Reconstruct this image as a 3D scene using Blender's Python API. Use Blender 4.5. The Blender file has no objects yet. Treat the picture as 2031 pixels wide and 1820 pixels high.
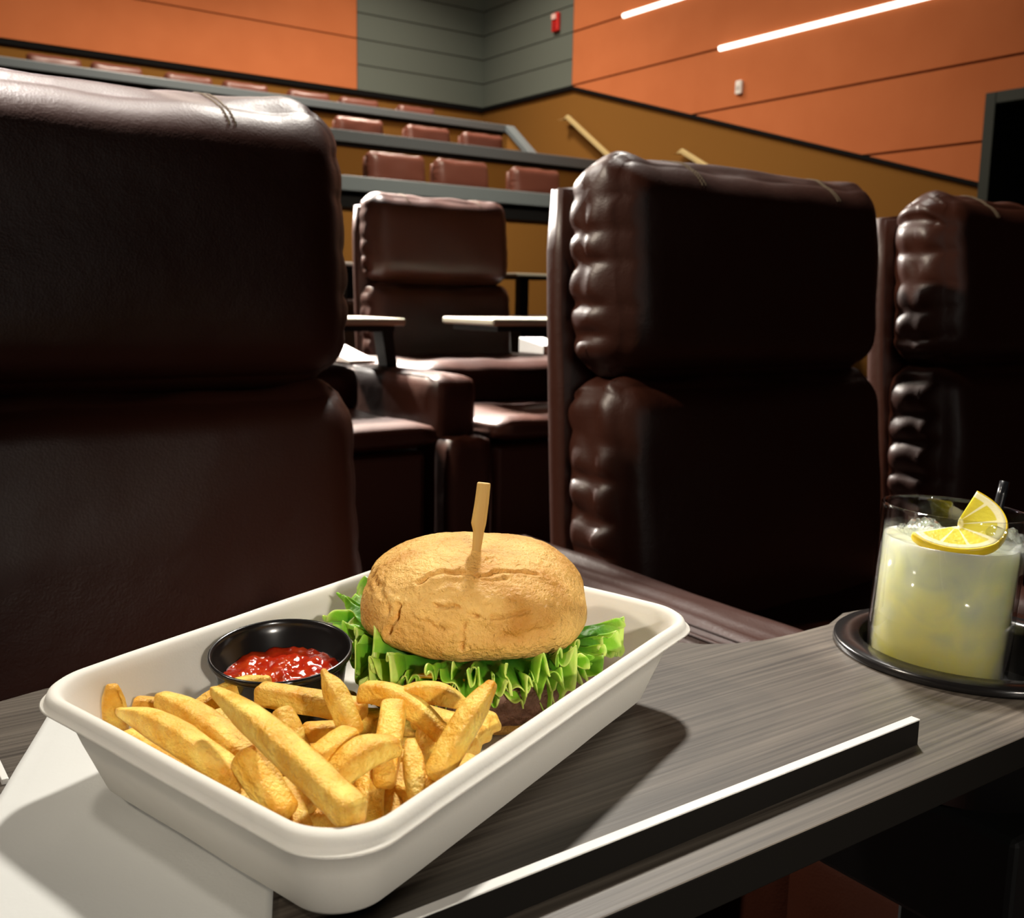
import bpy, bmesh, math, random
from mathutils import Vector, Matrix, noise
random.seed(7)
PI = math.pi
S = bpy.context.scene
C = S.collection
UP = 0.92                      # height of the viewpoint above the floor; lengths below are written from the viewpoint

# ------------------------------------------------------------------ camera
FPX, CX, CY = 2040.0, 1015.5, 910.0
RT = Vector((0.81710147, -0.5762006, 0.01838636))
DN = Vector((-0.07360329, -0.13590196, -0.98798442))
FW = Vector((0.57177596, 0.80593022, -0.15345595))
cam_d = bpy.data.cameras.new('camera'); cam = bpy.data.objects.new('camera', cam_d); C.objects.link(cam)
M3 = Matrix((RT, -DN, -FW)).transposed()
cam.matrix_world = M3.to_4x4()
cam_d.sensor_width = 36.0; cam_d.lens = 36.0 * FPX / 2031.0
cam_d.clip_start = 0.02; cam_d.clip_end = 100
cam_d.dof.use_dof = True; cam_d.dof.focus_distance = 0.50; cam_d.dof.aperture_fstop = 20
S.camera = cam

# ------------------------------------------------------------------ world, exposure, ceiling lamps and added fill lamps
S.view_settings.view_transform = 'Standard'; S.view_settings.look = 'None'
S.view_settings.gamma = 1.0; S.view_settings.exposure = 0.0; S.view_settings.use_curve_mapping = False
w = bpy.data.worlds.new('world'); S.world = w; w.use_nodes = True
w.node_tree.nodes['Background'].inputs[0].default_value = (1.0, 0.86, 0.7, 1)
w.node_tree.nodes['Background'].inputs[1].default_value = 0.002
S.cycles.max_bounces = 8; S.cycles.transmission_bounces = 8; S.cycles.transparent_max_bounces = 8
S.cycles.caustics_reflective = False; S.cycles.caustics_refractive = False
S.cycles.sample_clamp_indirect = 4.0

def lamp(name, loc, target, power, size, col=(1, .86, .68), spread=180, sy=None):
    d = bpy.data.lights.new(name, 'AREA'); d.energy = power; d.size = size; d.color = col
    if sy: d.shape = 'RECTANGLE'; d.size_y = sy
    else: d.shape = 'DISK'
    d.spread = math.radians(spread)
    o = bpy.data.objects.new(name, d); C.objects.link(o); o.location = loc
    o.rotation_euler = (Vector(target) - Vector(loc)).to_track_quat('-Z', 'Y').to_euler()
    return o
lamp('downlight_key', (2.75, 2.95, 4.6), (.3, .4, -.2), 14, .48, (1, .95, .86), 32)
lamp('downlight_left', (-1.6, 2.6, 4.6), (.2, .6, -.2), 9, .5, (1, .92, .80), 70)
lamp('fill_far_left', (-4.2, 3.2, 4.4), (1.5, 1.3, .1), 20, .4, (1, .88, .72), 30)  # added fill lamp, brightens the left-facing sides of the chairs
lamp('fill_over_left_seat', (.0, 2.1, 4.6), (.1, 1.60, .2), 42, .6, (1, .95, .88), 13)  # lamp put in for the broad highlights on the left headrest top
lamp('fill_over_middle_seat', (2.0, 6.0, 4.8), (2.0, 3.4, .35), 95, .8, (1, .95, .88), 28)  # extra lamp added to light the top of the lone chair
lamp('fill_front_broad', (-1.5, -9, 1.6), (.3, .4, -.2), 9, 7, (1, .93, .84), 60, 3)  # invented broad fill from the front, lifts the near walls of the tray
lamp('fill_front_spot', (-.8, -4.5, 1.7), (.32, .36, -.2), .48, .25, (1, .92, .80), 8)  # narrow fill spot added to brighten the tray front
lamp('downlight_middle', (1.1, 7.2, 4.3), (1.5, 3.0, -.1), 60, .6, (1, .90, .76), 20)
lamp('fill_rear_sheen', (1.2, 14.2, 5.6), (.6, 1.0, .1), 150, .5, (1, .93, .84), 30)  # lamp added high at the back for sheen on headrests and armrest
lamp('fill_knee_wall', (4.2, 4.4, 5.2), (4.2, 7.4, -.2), 105, .8, (1, .86, .68), 80)  # additional fill, put in to brighten the brown knee wall
lamp('downlight_rear', (4.5, 10.5, 6.0), (4.5, 10.5, 0), 370, .8, (1, .85, .7), 130)
lamp('downlight_rear_right', (7.2, 12.0, 6.0), (7.2, 12.0, 0), 200, .8, (1, .85, .7), 130)
lamp('wall_washer_right', (5.0, 7.5, 5.6), (9.6, 8.0, 2.6), 150, 1.2, (1, .84, .68), 120, 6)
lamp('wall_washer_back', (2.5, 9.5, 5.8), (3.5, 14.6, 3.6), 100, 6, (1, .84, .68), 120, 1.2)

# ------------------------------------------------------------------ helpers
def at(px, py, z):                       # point of the horizontal plane z seen at a photo pixel
    d = RT * (px - CX) + DN * (py - CY) + FW * FPX
    return d * (z / d.z)
def atx(px, py, x):
    d = RT * (px - CX) + DN * (py - CY) + FW * FPX
    return d * (x / d.x)
def tag(o, label=None, cat=None, group=None, kind=None):
    if label: o['label'] = label
    if cat: o['category'] = cat
    if group: o['group'] = group
    if kind: o['kind'] = kind
    return o
def empty(name, loc=(0, 0, 0), rz=0, **k):
    o = bpy.data.objects.new(name, None); C.objects.link(o); o.location = loc; o.rotation_euler = (0, 0, rz)
    o.empty_display_size = .05
    return tag(o, **k)
def mk(name, bm, m, parent=None, smooth=True, **k):
    me = bpy.data.meshes.new(name)
    bmesh.ops.recalc_face_normals(bm, faces=bm.faces)
    bm.to_mesh(me); bm.free()
    if smooth:
        for p in me.polygons: p.use_smooth = True
    for mm in (m if isinstance(m, (list, tuple)) else [m]): me.materials.append(mm)
    o = bpy.data.objects.new(name, me); C.objects.link(o)
    if parent: o.parent = parent
    return tag(o, **k)
def struct(name, bm, m, smooth=False): return mk(name, bm, m, None, smooth, kind='structure')
def bev(o, wd=.003, seg=2, ang=30):
    md = o.modifiers.new('bevel', 'BEVEL'); md.width = wd; md.segments = seg; md.limit_method = 'ANGLE'; md.angle_limit = math.radians(ang)
    return o
def sub(o, n=1):
    md = o.modifiers.new('sub', 'SUBSURF'); md.levels = n; md.render_levels = n; return o
def box(bm, a, b, mat=None):
    vs = [bm.verts.new((x, y, z)) for x in (a[0], b[0]) for y in (a[1], b[1]) for z in (a[2], b[2])]
    if mat:
        for v in vs: v.co = mat @ v.co
    for f in ((0, 1, 3, 2), (4, 6, 7, 5), (0, 4, 5, 1), (2, 3, 7, 6), (0, 2, 6, 4), (1, 5, 7, 3)): bm.faces.new([vs[i] for i in f])
    return vs
def prism(bm, pts, d):                   # closed polygon pts extruded by vector d
    d = Vector(d); a = [bm.verts.new(p) for p in pts]; b = [bm.verts.new(Vector(p) + d) for p in pts]
    n = len(a); bm.faces.new(a[::-1]); bm.faces.new(b)
    for i in range(n): bm.faces.new((a[i], a[(i + 1) % n], b[(i + 1) % n], b[i]))
def loft(bm, rings, cap0=False, cap1=False, close=True):
    R = [[bm.verts.new(p) for p in r] for r in rings]; n = len(R[0])
    for i in range(len(R) - 1):
        for j in range(n if close else n - 1):
            k = (j + 1) % n
            bm.faces.new((R[i][j], R[i][k], R[i + 1][k], R[i + 1][j]))
    if cap0: bm.faces.new(R[0][::-1])
    if cap1: bm.faces.new(R[-1])
    return R
def tube(bm, pts, rad, n=10, cap=True):
    pts = [Vector(p) for p in pts]; rings = []
    for i, p in enumerate(pts):
        t = (pts[min(i + 1, len(pts) - 1)] - pts[max(i - 1, 0)]).normalized()
        u = t.cross(Vector((0, 0, 1)))
        if u.length < .05: u = t.cross(Vector((1, 0, 0)))
        u.normalize(); v = t.cross(u)
        r = rad[i] if isinstance(rad, (list, tuple)) else rad
        rings.append([p + (u * math.cos(a) + v * math.sin(a)) * r for a in [2 * PI * k / n for k in range(n)]])
    loft(bm, rings, cap, cap)
def lathe(bm, prof, n=64, c=(0, 0, 0), close=False):
    rings = [[Vector((c[0] + r * math.cos(2 * PI * k / n), c[1] + r * math.sin(2 * PI * k / n), c[2] + z)) for k in range(n)] for r, z in prof]
    R = loft(bm, rings)
    if close:
        bm.faces.new(R[0][::-1]); bm.faces.new(R[-1])
def fn(p, s=1.0, o=0): return noise.noise(Vector(p) * s + Vector((o * 7.3, o * 3.1, o * 1.7)))

# ------------------------------------------------------------------ materials
def mat(name, col, rough=.5, spec=.5, metal=0, bump=None, mottle=None, sheen=0, coat=0, sss=None, emit=None, trans=0, ior=1.45):
    m = bpy.data.materials.new(name); m.use_nodes = True; nt = m.node_tree; b = nt.nodes['Principled BSDF']
    b.inputs['Base Color'].default_value = (*col, 1); b.inputs['Roughness'].default_value = rough
    b.inputs['Specular IOR Level'].default_value = spec; b.inputs['Metallic'].default_value = metal
    b.inputs['Coat Weight'].default_value = coat; b.inputs['Coat Roughness'].default_value = .15
    b.inputs['Transmission Weight'].default_value = trans; b.inputs['IOR'].default_value = ior
    if sss: b.inputs['Subsurface Weight'].default_value = sss[0]; b.inputs['Subsurface Radius'].default_value = sss[1]; b.inputs['Subsurface Scale'].default_value = sss[2]
    if emit: b.inputs['Emission Color'].default_value = (*emit[0], 1); b.inputs['Emission Strength'].default_value = emit[1]
    tc = nt.nodes.new('ShaderNodeTexCoord')
    if mottle:                            # (second colour, scale, contrast low, contrast high, stretch)
        c2, sc, lo, hi = mottle[:4]; st = mottle[4] if len(mottle) > 4 else (1, 1, 1)
        mp = nt.nodes.new('ShaderNodeMapping'); mp.inputs['Scale'].default_value = st; nt.links.new(tc.outputs['Object'], mp.inputs[0])
        if len(mottle) > 5: mp.inputs['Rotation'].default_value = mottle[5]
        n = nt.nodes.new('ShaderNodeTexNoise'); n.inputs['Scale'].default_value = sc; n.inputs['Detail'].default_value = 6; nt.links.new(mp.outputs[0], n.inputs['Vector'])
        r = nt.nodes.new('ShaderNodeValToRGB'); r.color_ramp.elements[0].position = lo; r.color_ramp.elements[1].position = hi
        r.color_ramp.elements[0].color = (*col, 1); r.color_ramp.elements[1].color = (*c2, 1)
        nt.links.new(n.outputs['Fac'], r.inputs[0]); nt.links.new(r.outputs[0], b.inputs['Base Color'])
    if bump:                              # list of (kind, scale, strength, distance)
        prev = None
        for kind, sc, st, dist in bump:
            if kind == 'v':
                n = nt.nodes.new('ShaderNodeTexVoronoi'); n.inputs['Scale'].default_value = sc; out = n.outputs['Distance']
            else:
                n = nt.nodes.new('ShaderNodeTexNoise'); n.inputs['Scale'].default_value = sc; n.inputs['Detail'].default_value = 5; out = n.outputs['Fac']
            nt.links.new(tc.outputs['Object'], n.inputs['Vector'])
            bp = nt.nodes.new('ShaderNodeBump'); bp.inputs['Strength'].default_value = st; bp.inputs['Distance'].default_value = dist
            nt.links.new(out, bp.inputs['Height'])
            if prev: nt.links.new(prev.outputs[0], bp.inputs['Normal'])
            prev = bp
        nt.links.new(prev.outputs[0], b.inputs['Normal'])
    return m
M = {}
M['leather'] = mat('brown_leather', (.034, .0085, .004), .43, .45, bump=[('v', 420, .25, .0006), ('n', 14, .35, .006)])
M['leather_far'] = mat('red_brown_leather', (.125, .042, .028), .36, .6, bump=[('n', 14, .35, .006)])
M['orange'] = mat('orange_wall_board', (.50, .155, .056), .85, .15, bump=[('n', 300, .1, .001)], mottle=((.46, .138, .048), 2.0, .3, .7))
M['greengrey'] = mat('grey_green_wall_board', (.115, .135, .115), .8, .2, bump=[('n', 300, .1, .001)])
M['brown'] = mat('brown_wall_paint', (.20, .092, .019), .9, .1, bump=[('n', 120, .2, .001)])
M['railpaint'] = mat('slate_blue_rail_paint', (.125, .15, .16), .35, .5)
M['black'] = mat('black_paint', (.005, .005, .005), .8, .1)
M['blackplastic'] = mat('gloss_black_plastic', (.010, .009, .009), .20, .6)
M['bracket'] = mat('matt_black_metal', (.005, .005, .005), .6, .3)
M['carpet'] = mat('dark_carpet', (.02, .012, .010), .95, .05, bump=[('n', 200, .5, .004)])
M['brass'] = mat('antique_brass', (.70, .58, .28), .4, .5, .35)
M['fibre'] = mat('moulded_fibre', (.72, .69, .63), .62, .35, bump=[('n', 900, .12, .0004), ('n', 60, .12, .0008)], sss=(.08, (.6, .5, .4), .003))
M['paper'] = mat('white_paper_napkin', (.57, .57, .55), .85, .15, bump=[('n', 700, .15, .0005), ('n', 45, .35, .0015)])
M['white'] = mat('white_plastic', (.8, .78, .74), .5, .4)
M['red'] = mat('red_plastic', (.6, .02, .015), .35, .5)
M['doorpaint'] = mat('dark_green_grey_paint', (.028, .036, .03), .6, .3)
M['tabletop_far'] = mat('pale_laminate', (.42, .40, .32), .35, .5)
M['wood'] = mat('bamboo', (.62, .40, .13), .55, .3, mottle=((.45, .24, .06), 90, .35, .75, (1, 1, .06)))
M['strip'] = mat('warm_white_light_strip', (1, .9, .8), .5, .3, emit=((1, .88, .76), 3.2))
M['stitch'] = mat('dark_thread', (.02, .008, .006), .7, .2)
M['stitch_l'] = mat('pale_thread', (.12, .09, .06), .7, .2)

def wood_top():                           # grey brown laminate with fine straight grain
    m = bpy.data.materials.new('grey_wood_laminate'); m.use_nodes = True; nt = m.node_tree; b = nt.nodes['Principled BSDF']
    tc = nt.nodes.new('ShaderNodeTexCoord')
    def grain(sc, st, det=5):
        mp = nt.nodes.new('ShaderNodeMapping'); mp.inputs['Scale'].default_value = st; nt.links.new(tc.outputs['Object'], mp.inputs[0])
        n = nt.nodes.new('ShaderNodeTexNoise'); n.inputs['Scale'].default_value = sc; n.inputs['Detail'].default_value = det; nt.links.new(mp.outputs[0], n.inputs['Vector']); return n
    g1 = grain(60, (.10, 6.5, 1)); g2 = grain(20, (.15, 2.2, 1))
    mx = nt.nodes.new('ShaderNodeMath'); mx.operation = 'ADD'; nt.links.new(g1.outputs['Fac'], mx.inputs[0])
    ml = nt.nodes.new('ShaderNodeMath'); ml.operation = 'MULTIPLY'; ml.inputs[1].default_value = .45; nt.links.new(g2.outputs['Fac'], ml.inputs[0]); nt.links.new(ml.outputs[0], mx.inputs[1])
    r = nt.nodes.new('ShaderNodeValToRGB'); e = r.color_ramp.elements
    e[0].position = .50; e[0].color = (.034, .026, .020, 1); e[1].position = .94; e[1].color = (.125, .104, .083, 1)
    nt.links.new(mx.outputs[0], r.inputs[0]); nt.links.new(r.outputs[0], b.inputs['Base Color'])
    b.inputs['Roughness'].default_value = .42; b.inputs['Specular IOR Level'].default_value = .45
    bp = nt.nodes.new('ShaderNodeBump'); bp.inputs['Strength'].default_value = .25; bp.inputs['Distance'].default_value = .0004
    nt.links.new(g1.outputs['Fac'], bp.inputs['Height']); nt.links.new(bp.outputs[0], b.inputs['Normal'])
    return m
M['laminate'] = wood_top()
M['whiteedge'] = mat('pale_edge_band', (.75, .73, .70), .3, .6)
M['lipdark'] = mat('dark_edge', (.007, .006, .005), .6, .15)
M['lip'] = mat('satin_metal_lip', (.30, .29, .28), .38, .5, .85)

# ------------------------------------------------------------------ the room
XW, YB = 9.64, 14.6
F0, F1, F3, F4, F5 = -.92, -.764, .22, .92, 1.62
ST = 7.4; TR = 2.35
bm = bmesh.new()                                       # stepped floor
SB = ST + .06
prof = [(-4, F0), (2.0, F0), (2.0, F1), (SB, F1), (SB, F3), (SB + TR, F3), (SB + TR, F4), (SB + 2 * TR, F4), (SB + 2 * TR, F5), (YB, F5), (YB, F0 - .2), (-4, F0 - .2)]
prism(bm, [(-6, y, z) for y, z in prof], (XW + 6.0, 0, 0)); struct('floor', bm, M['carpet'])
bm = bmesh.new(); box(bm, (-6, -4, 6.5), (XW + .1, YB + .1, 6.6)); struct('ceiling', bm, M['black'])
bm = bmesh.new(); box(bm, (-6.1, -4, F0 - .2), (-6, YB, 6.5)); struct('wall_left', bm, M['brown'])

def clip(poly, a, b, c):                               # keep a*y + b*z >= c
    out = []
    for i in range(len(poly)):
        p, q = poly[i], poly[(i + 1) % len(poly)]; dp = a * p[0] + b * p[1] - c; dq = a * q[0] + b * q[1] - c
        if dp >= 0: out.append(p)
        if dp * dq < 0:
            t = dp / (dp - dq); out.append((p[0] + (q[0] - p[0]) * t, p[1] + (q[1] - p[1]) * t))
    return out
SL = .289; YS = 12.24; ZS = 3.065                       # sloping foot of the boards on the right wall
DY0, DY1, DZ = 3.6, 5.81, 2.035                        # door opening
bm = bmesh.new()
for y0, y1, z0, z1 in ((-4, DY0, F0 - .2, 6.5), (DY0, DY1, DZ, 6.5), (DY1, YB + .1, F0 - .2, 6.5)):
    box(bm, (XW + .03, y0, z0), (XW + .25, y1, z1))
wr = mk('wall_right', bm, M['brown'], smooth=False, kind='structure')
bm = bmesh.new(); G = .012
zs = [-.64, .107, .849, 1.59, 2.345, 3.07, 3.81, 4.55, 5.29, 6.03, 6.5]
for i in range(len(zs) - 1):
    z0, z1 = zs[i] + G, zs[i + 1] - G
    for ya, yb in ((-4, DY0), (DY0, DY1), (DY1, YS)):
        poly = [(ya, z0), (yb, z0), (yb, z1), (ya, z1)]
        if ya == DY1: poly = clip(poly, -SL, 1, ZS - SL * YS)
        if ya == DY0: poly = clip(poly, 0, 1, DZ)
        if ya == -4: poly = clip(poly, 0, 1, -.3)
        if len(poly) > 2: prism(bm, [(XW - .015, y, z) for y, z in poly], (.04, 0, 0))
mk('wall_board', bm, M['orange'], wr, False)
bm = bmesh.new()
zg = [3.07 + .371 * i for i in range(10)]
for a, b in zip(zg[:-1], zg[1:]): box(bm, (XW - .012, YS + .012, a + .008), (XW + .04, YB, b - .008))
mk('grey_wall_board', bm, M['greengrey'], wr, False)
bm = bmesh.new()
prism(bm, [(XW - .02, YB, ZS - .045), (XW - .02, YS, ZS - .045), (XW - .02, DY1, ZS - SL * (YS - DY1) - .045), (XW - .02, DY1, ZS - SL * (YS - DY1)), (XW - .02, YS, ZS), (XW - .02, YB, ZS)], (.06, 0, 0))
struct('shadow_trim_1', bm, M['black'])  # black strip stands for the shadow line under the proud boards
bm = bmesh.new(); box(bm, (XW + .018, -4, F0), (XW + .03, DY0, 6.5)); box(bm, (XW + .018, DY0, DZ), (XW + .03, DY1, 6.5))
prism(bm, [(XW + .018, y, z) for y, z in [(DY1, ZS - SL * (YS - DY1)), (YS, ZS), (YB, ZS), (YB, 6.5), (DY1, 6.5)]], (.012, 0, 0))
mk('board_backing', bm, mat('dark_red_joint', (.12, .02, .008), .9, .1), wr, False)

bm = bmesh.new(); box(bm, (-6, YB + .03, F0), (XW + .3, YB + .2, 6.5)); wb = struct('wall_back', bm, M['brown'])
bm = bmesh.new(); XO = .504 * YB
zo = [3.07, 3.81, 4.55, 5.29, 6.03, 6.5]
for a, b in zip(zo[:-1], zo[1:]): box(bm, (-6, YB - .015, a + .009), (XO, YB + .03, b - .009))
mk('wall_board', bm, M['orange'], wb, False)
bm = bmesh.new()
for a, b in zip(zg[:-1], zg[1:]): box(bm, (XO + .012, YB - .012, a + .008), (XW - .012, YB + .03, b - .008))
mk('grey_wall_board', bm, M['greengrey'], wb, False)
bm = bmesh.new(); box(bm, (-6, YB - .02, 3.005), (XW - .02, YB + .03, 3.065)); struct('shadow_trim_2', bm, M['black'])  # shadow line below the back wall boards, drawn as a black strip

# doorway in the right wall
dr = empty('door_1', (XW, DY0, F1)); dr['kind'] = 'structure'
def rel(bm, o):
    for v in bm.verts: v.co -= o.location
    return bm
bm = bmesh.new()
box(bm, (XW - .03, DY1 - .11, F1), (XW + .25, DY1, DZ)); box(bm, (XW - .03, DY0, F1), (XW + .25, DY0 + .11, DZ)); box(bm, (XW - .03, DY0 + .11, DZ - .11), (XW + .25, DY1 - .11, DZ))
bev(mk('door_frame', rel(bm, dr), M['doorpaint'], dr, False), .008)
bm = bmesh.new(); box(bm, (XW + .95, DY0 - .5, F1), (XW + 1.0, DY1 + .5, DZ + .3)); box(bm, (XW + .25, DY1 - .05, F1), (XW + .95, DY1 + .02, DZ + .3)); box(bm, (XW + .25, DY0 - .5, DZ - .05), (XW + .95, DY1, DZ + .02))
mk('door_recess', rel(bm, dr), M['doorpaint'], dr, False)

# guard walls with painted cap rails in front of the rising rows
def guard(i, y, ztop, zbot, hcap, xend, band, label):
    o = empty('guard_rail', (0, y, zbot), label=label, cat='railing', group='slate coloured cap rails in front of the rows')
    bm = bmesh.new(); box(bm, (-5.9, y, zbot), (xend - .02, y + .10, ztop - hcap)); mk('knee_wall', rel(bm, o), M['brown'], o, False)
    bm = bmesh.new(); prism(bm, [(-5.95, y - .05, ztop - hcap), (-5.95, y + .13, ztop - hcap), (-5.95, y + .13, ztop), (-5.95, y - .05, ztop)], (xend + 5.95, 0, 0))
    bev(mk('cap_rail', rel(bm, o), M['railpaint'], o, False), .008)
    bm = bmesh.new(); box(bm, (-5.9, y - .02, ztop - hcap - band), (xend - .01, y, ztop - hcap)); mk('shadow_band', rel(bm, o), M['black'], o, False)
    # the stair side: the rail runs down towards the screen
    bm = bmesh.new()
    yl, zl = y - 1.15, ztop - .82
    prism(bm, [(xend, y - .05, ztop - hcap), (xend, y + .13, ztop - hcap), (xend, y + .13, ztop), (xend, y - .05, ztop), (xend, yl, zl), (xend, yl, zl - hcap)], (.14, 0, 0))
    bev(mk('cap_rail', rel(bm, o), M['railpaint'], o, False), .008)
    bm = bmesh.new(); prism(bm, [(xend + .03, y, zbot), (xend + .03, y, ztop - hcap), (xend + .03, yl, zl - hcap), (xend + .03, yl, zbot)], (.08, 0, 0))
    mk('stair_wall', rel(bm, o), M['brown'], o, False)
    return o
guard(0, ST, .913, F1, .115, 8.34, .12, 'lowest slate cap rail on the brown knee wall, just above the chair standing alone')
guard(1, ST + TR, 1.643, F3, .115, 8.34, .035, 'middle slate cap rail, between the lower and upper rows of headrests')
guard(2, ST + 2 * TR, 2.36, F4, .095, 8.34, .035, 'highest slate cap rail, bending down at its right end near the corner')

# wall fittings
def board(name, pts_yz, x0, x1, m, label, cat, group=None):
    bm = bmesh.new(); prism(bm, [(x0, y, z) for y, z in pts_yz], (x1 - x0, 0, 0)); return tag(mk(name, bm, m, None, False), label, cat, group)
def strip(y0, y1, z, label):
    bm = bmesh.new(); tube(bm, [(XW - .015, y, z) for y in [y1 + .0 - (y1 - y0) * k / 12 for k in range(13)]], .032, 12)
    tag(mk('wall_light_strip', bm, M['strip']), label, 'light', 'light strips on the orange wall')
strip(5.4, 9.34, 3.068, 'long white light strip along the lower seam of the orange wall')
strip(6.0, 11.15, 3.81, 'white light strip higher on the orange wall, nearer the grey corner')
al = empty('fire_alarm', (XW - .012, 12.62, 4.01), label='small red fire alarm on the grey boards beside the orange wall', cat='alarm')
bm = bmesh.new(); box(bm, (-.06, -.075, -.13), (0, .075, .13)); bev(mk('housing', bm, M['red'], al, False), .015, 3)
bm = bmesh.new(); box(bm, (-.09, -.05, .03), (-.06, .05, .11)); bev(mk('strobe_lens', bm, mat('clear_lens', (.8, .55, .5), .2, .6), al, False), .01, 3)
bm = bmesh.new(); box(bm, (-.07, -.045, -.10), (-.055, .045, .0)); bev(mk('horn_grille', bm, mat('dark_red_grille', (.35, .01, .01), .5), al, False), .005)
sb = empty('wall_sensor', (XW - .015, 8.97, 2.555), label='small white box on the orange wall above the headrest', cat='sensor')
bm = bmesh.new(); box(bm, (-.05, -.05, -.08), (0, .05, .08)); bev(mk('cover', bm, M['white'], sb, False), .015, 3)
bm = bmesh.new(); box(bm, (-.056, -.03, -.03), (-.05, .03, .02)); bev(mk('sensor_window', bm, mat('milky_window', (.55, .53, .5), .3), sb, False), .003)
def handrail(pts, label):
    o = empty('handrail', pts[0], label=label, cat='handrail', group='brass handrails on the right wall')
    p0, p1 = Vector(pts[0]), Vector(pts[1]); d = p1 - p0
    bm = bmesh.new(); t = d.normalized(); nrm = Vector((0, -t.z, t.y)) * .028
    prism(bm, [Vector((0, 0, 0)) + nrm, Vector((0, 0, 0)) - nrm, d - nrm, d + nrm], (.05, 0, 0)); bev(mk('bar', bm, M['brass'], o, False), .004)
    bm = bmesh.new(); prism(bm, [Vector((0, 0, 0)) + nrm, Vector((0, 0, 0)) - nrm, Vector((0, .09, -.05)) - nrm, Vector((0, .13, .0)) + nrm], (.11, 0, 0)); bev(mk('wall_return', bm, M['brass'], o, False), .004)
    bm = bmesh.new(); k = d * .72; box(bm, k + Vector((0, -.03, -.06)), k + Vector((.12, .03, -.02))); mk('bracket', bm, M['brass'], o, False)
handrail([(9.50, 12.20, 2.62), (9.50, 9.75, .98)], 'longer brass handrail on the brown wall, left of the two')
handrail([(9.50, 9.82, 1.90), (9.50, 7.6, .75)], 'short visible end of the brass handrail behind the near headrest')

# ------------------------------------------------------------------ recliner chairs
def cushion(w, d, h, r, cuts, crown=.03, ruffle=.012, ear=.0, seed=0, freq=30, top_dip=0., seam=.0, skew=0, bulge=.010):
    """soft upholstered block, centre at origin, front towards -y"""
    bm = bmesh.new(); bmesh.ops.create_cube(bm, size=2.0)
    bmesh.ops.subdivide_edges(bm, edges=bm.edges[:], cuts=cuts, use_grid_fill=True)
    half = Vector((w / 2, d / 2, h / 2)); inn = half - Vector((r, r, r))
    for v in bm.verts:
        p = v.co.copy(); u, q, t = p
        P = Vector((p.x * half.x, p.y * half.y, p.z * half.z))
        Q = Vector((max(-inn.x, min(inn.x, P.x)), max(-inn.y, min(inn.y, P.y)), max(-inn.z, min(inn.z, P.z))))
        D = P - Q; N = D.normalized() if D.length > 1e-6 else Vector((0, 0, 0))
        P = Q + N * r
        fx = max(0., 1 - u * u); fz = max(0., 1 - t * t)
        if N.y < 0: P.y -= crown * (fx ** .5) * (fz ** .5) * (-N.y)
        side = abs(N.x)
        if side > .05:
            nz = .9 - 2.0 * abs(math.sin(t * h / 2 * freq * 1.7 + 1.0 * fn((t * 2.6, q * .5, u), 1, seed))) ** .7; nz = -nz
            a = ruffle * side * (.55 + .9 * fn((u, q, t), 1.7, seed + 3))
            P.x += (1 if u > 0 else -1) * (nz * a + bulge * fz ** .5)
            P.y += .6 * a * nz * (1 if N.y < 0 else 0)
        # hairline pinch along the side seam of the front panel
        if N.y < -.3 and seam:
            e = (abs(u) - .955) / .02; P.y += seam * math.exp(-e * e)
        if N.z > .1:
            P.z += N.z * (-top_dip * fx + .009 * fn((u * 3.2, q * 1.5, 0), 1, seed + 5) + ear * max(0, abs(u) - .72) / .28 * max(0., 1 + .2 - abs(q + .6)))
        # broad soft folds
        P += Vector((0, -1, 0)) * .006 * fn((P.x * 6, seed, P.z * 9), 1, seed) * (1 if N.y < 0 else 0)
        if t < -.5: P.y += .010 * (-t - .5) * 2
        P.z += skew * u
        v.co = P
    return bm
def stitches(bm, x, y0, z0, n, d=.5):
    for s in (-.004, .004):
        for k in range(n):
            t = k / (n - 1); yy = y0 + .055 * math.cos(t * PI * .5) * 1 - .055; zz = z0 - .07 * (1 - math.cos(t * PI * .5)) * 1
            yy = y0 - .05 * math.sin(t * PI * .55); zz = z0 - .055 * (1 - math.cos(t * PI * .55))
            box(bm, (x + s - .0008 + .02 * t, yy - .0018, zz - .0016), (x + s + .0008 + .02 * t, yy + .0018, zz + .0016))

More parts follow.
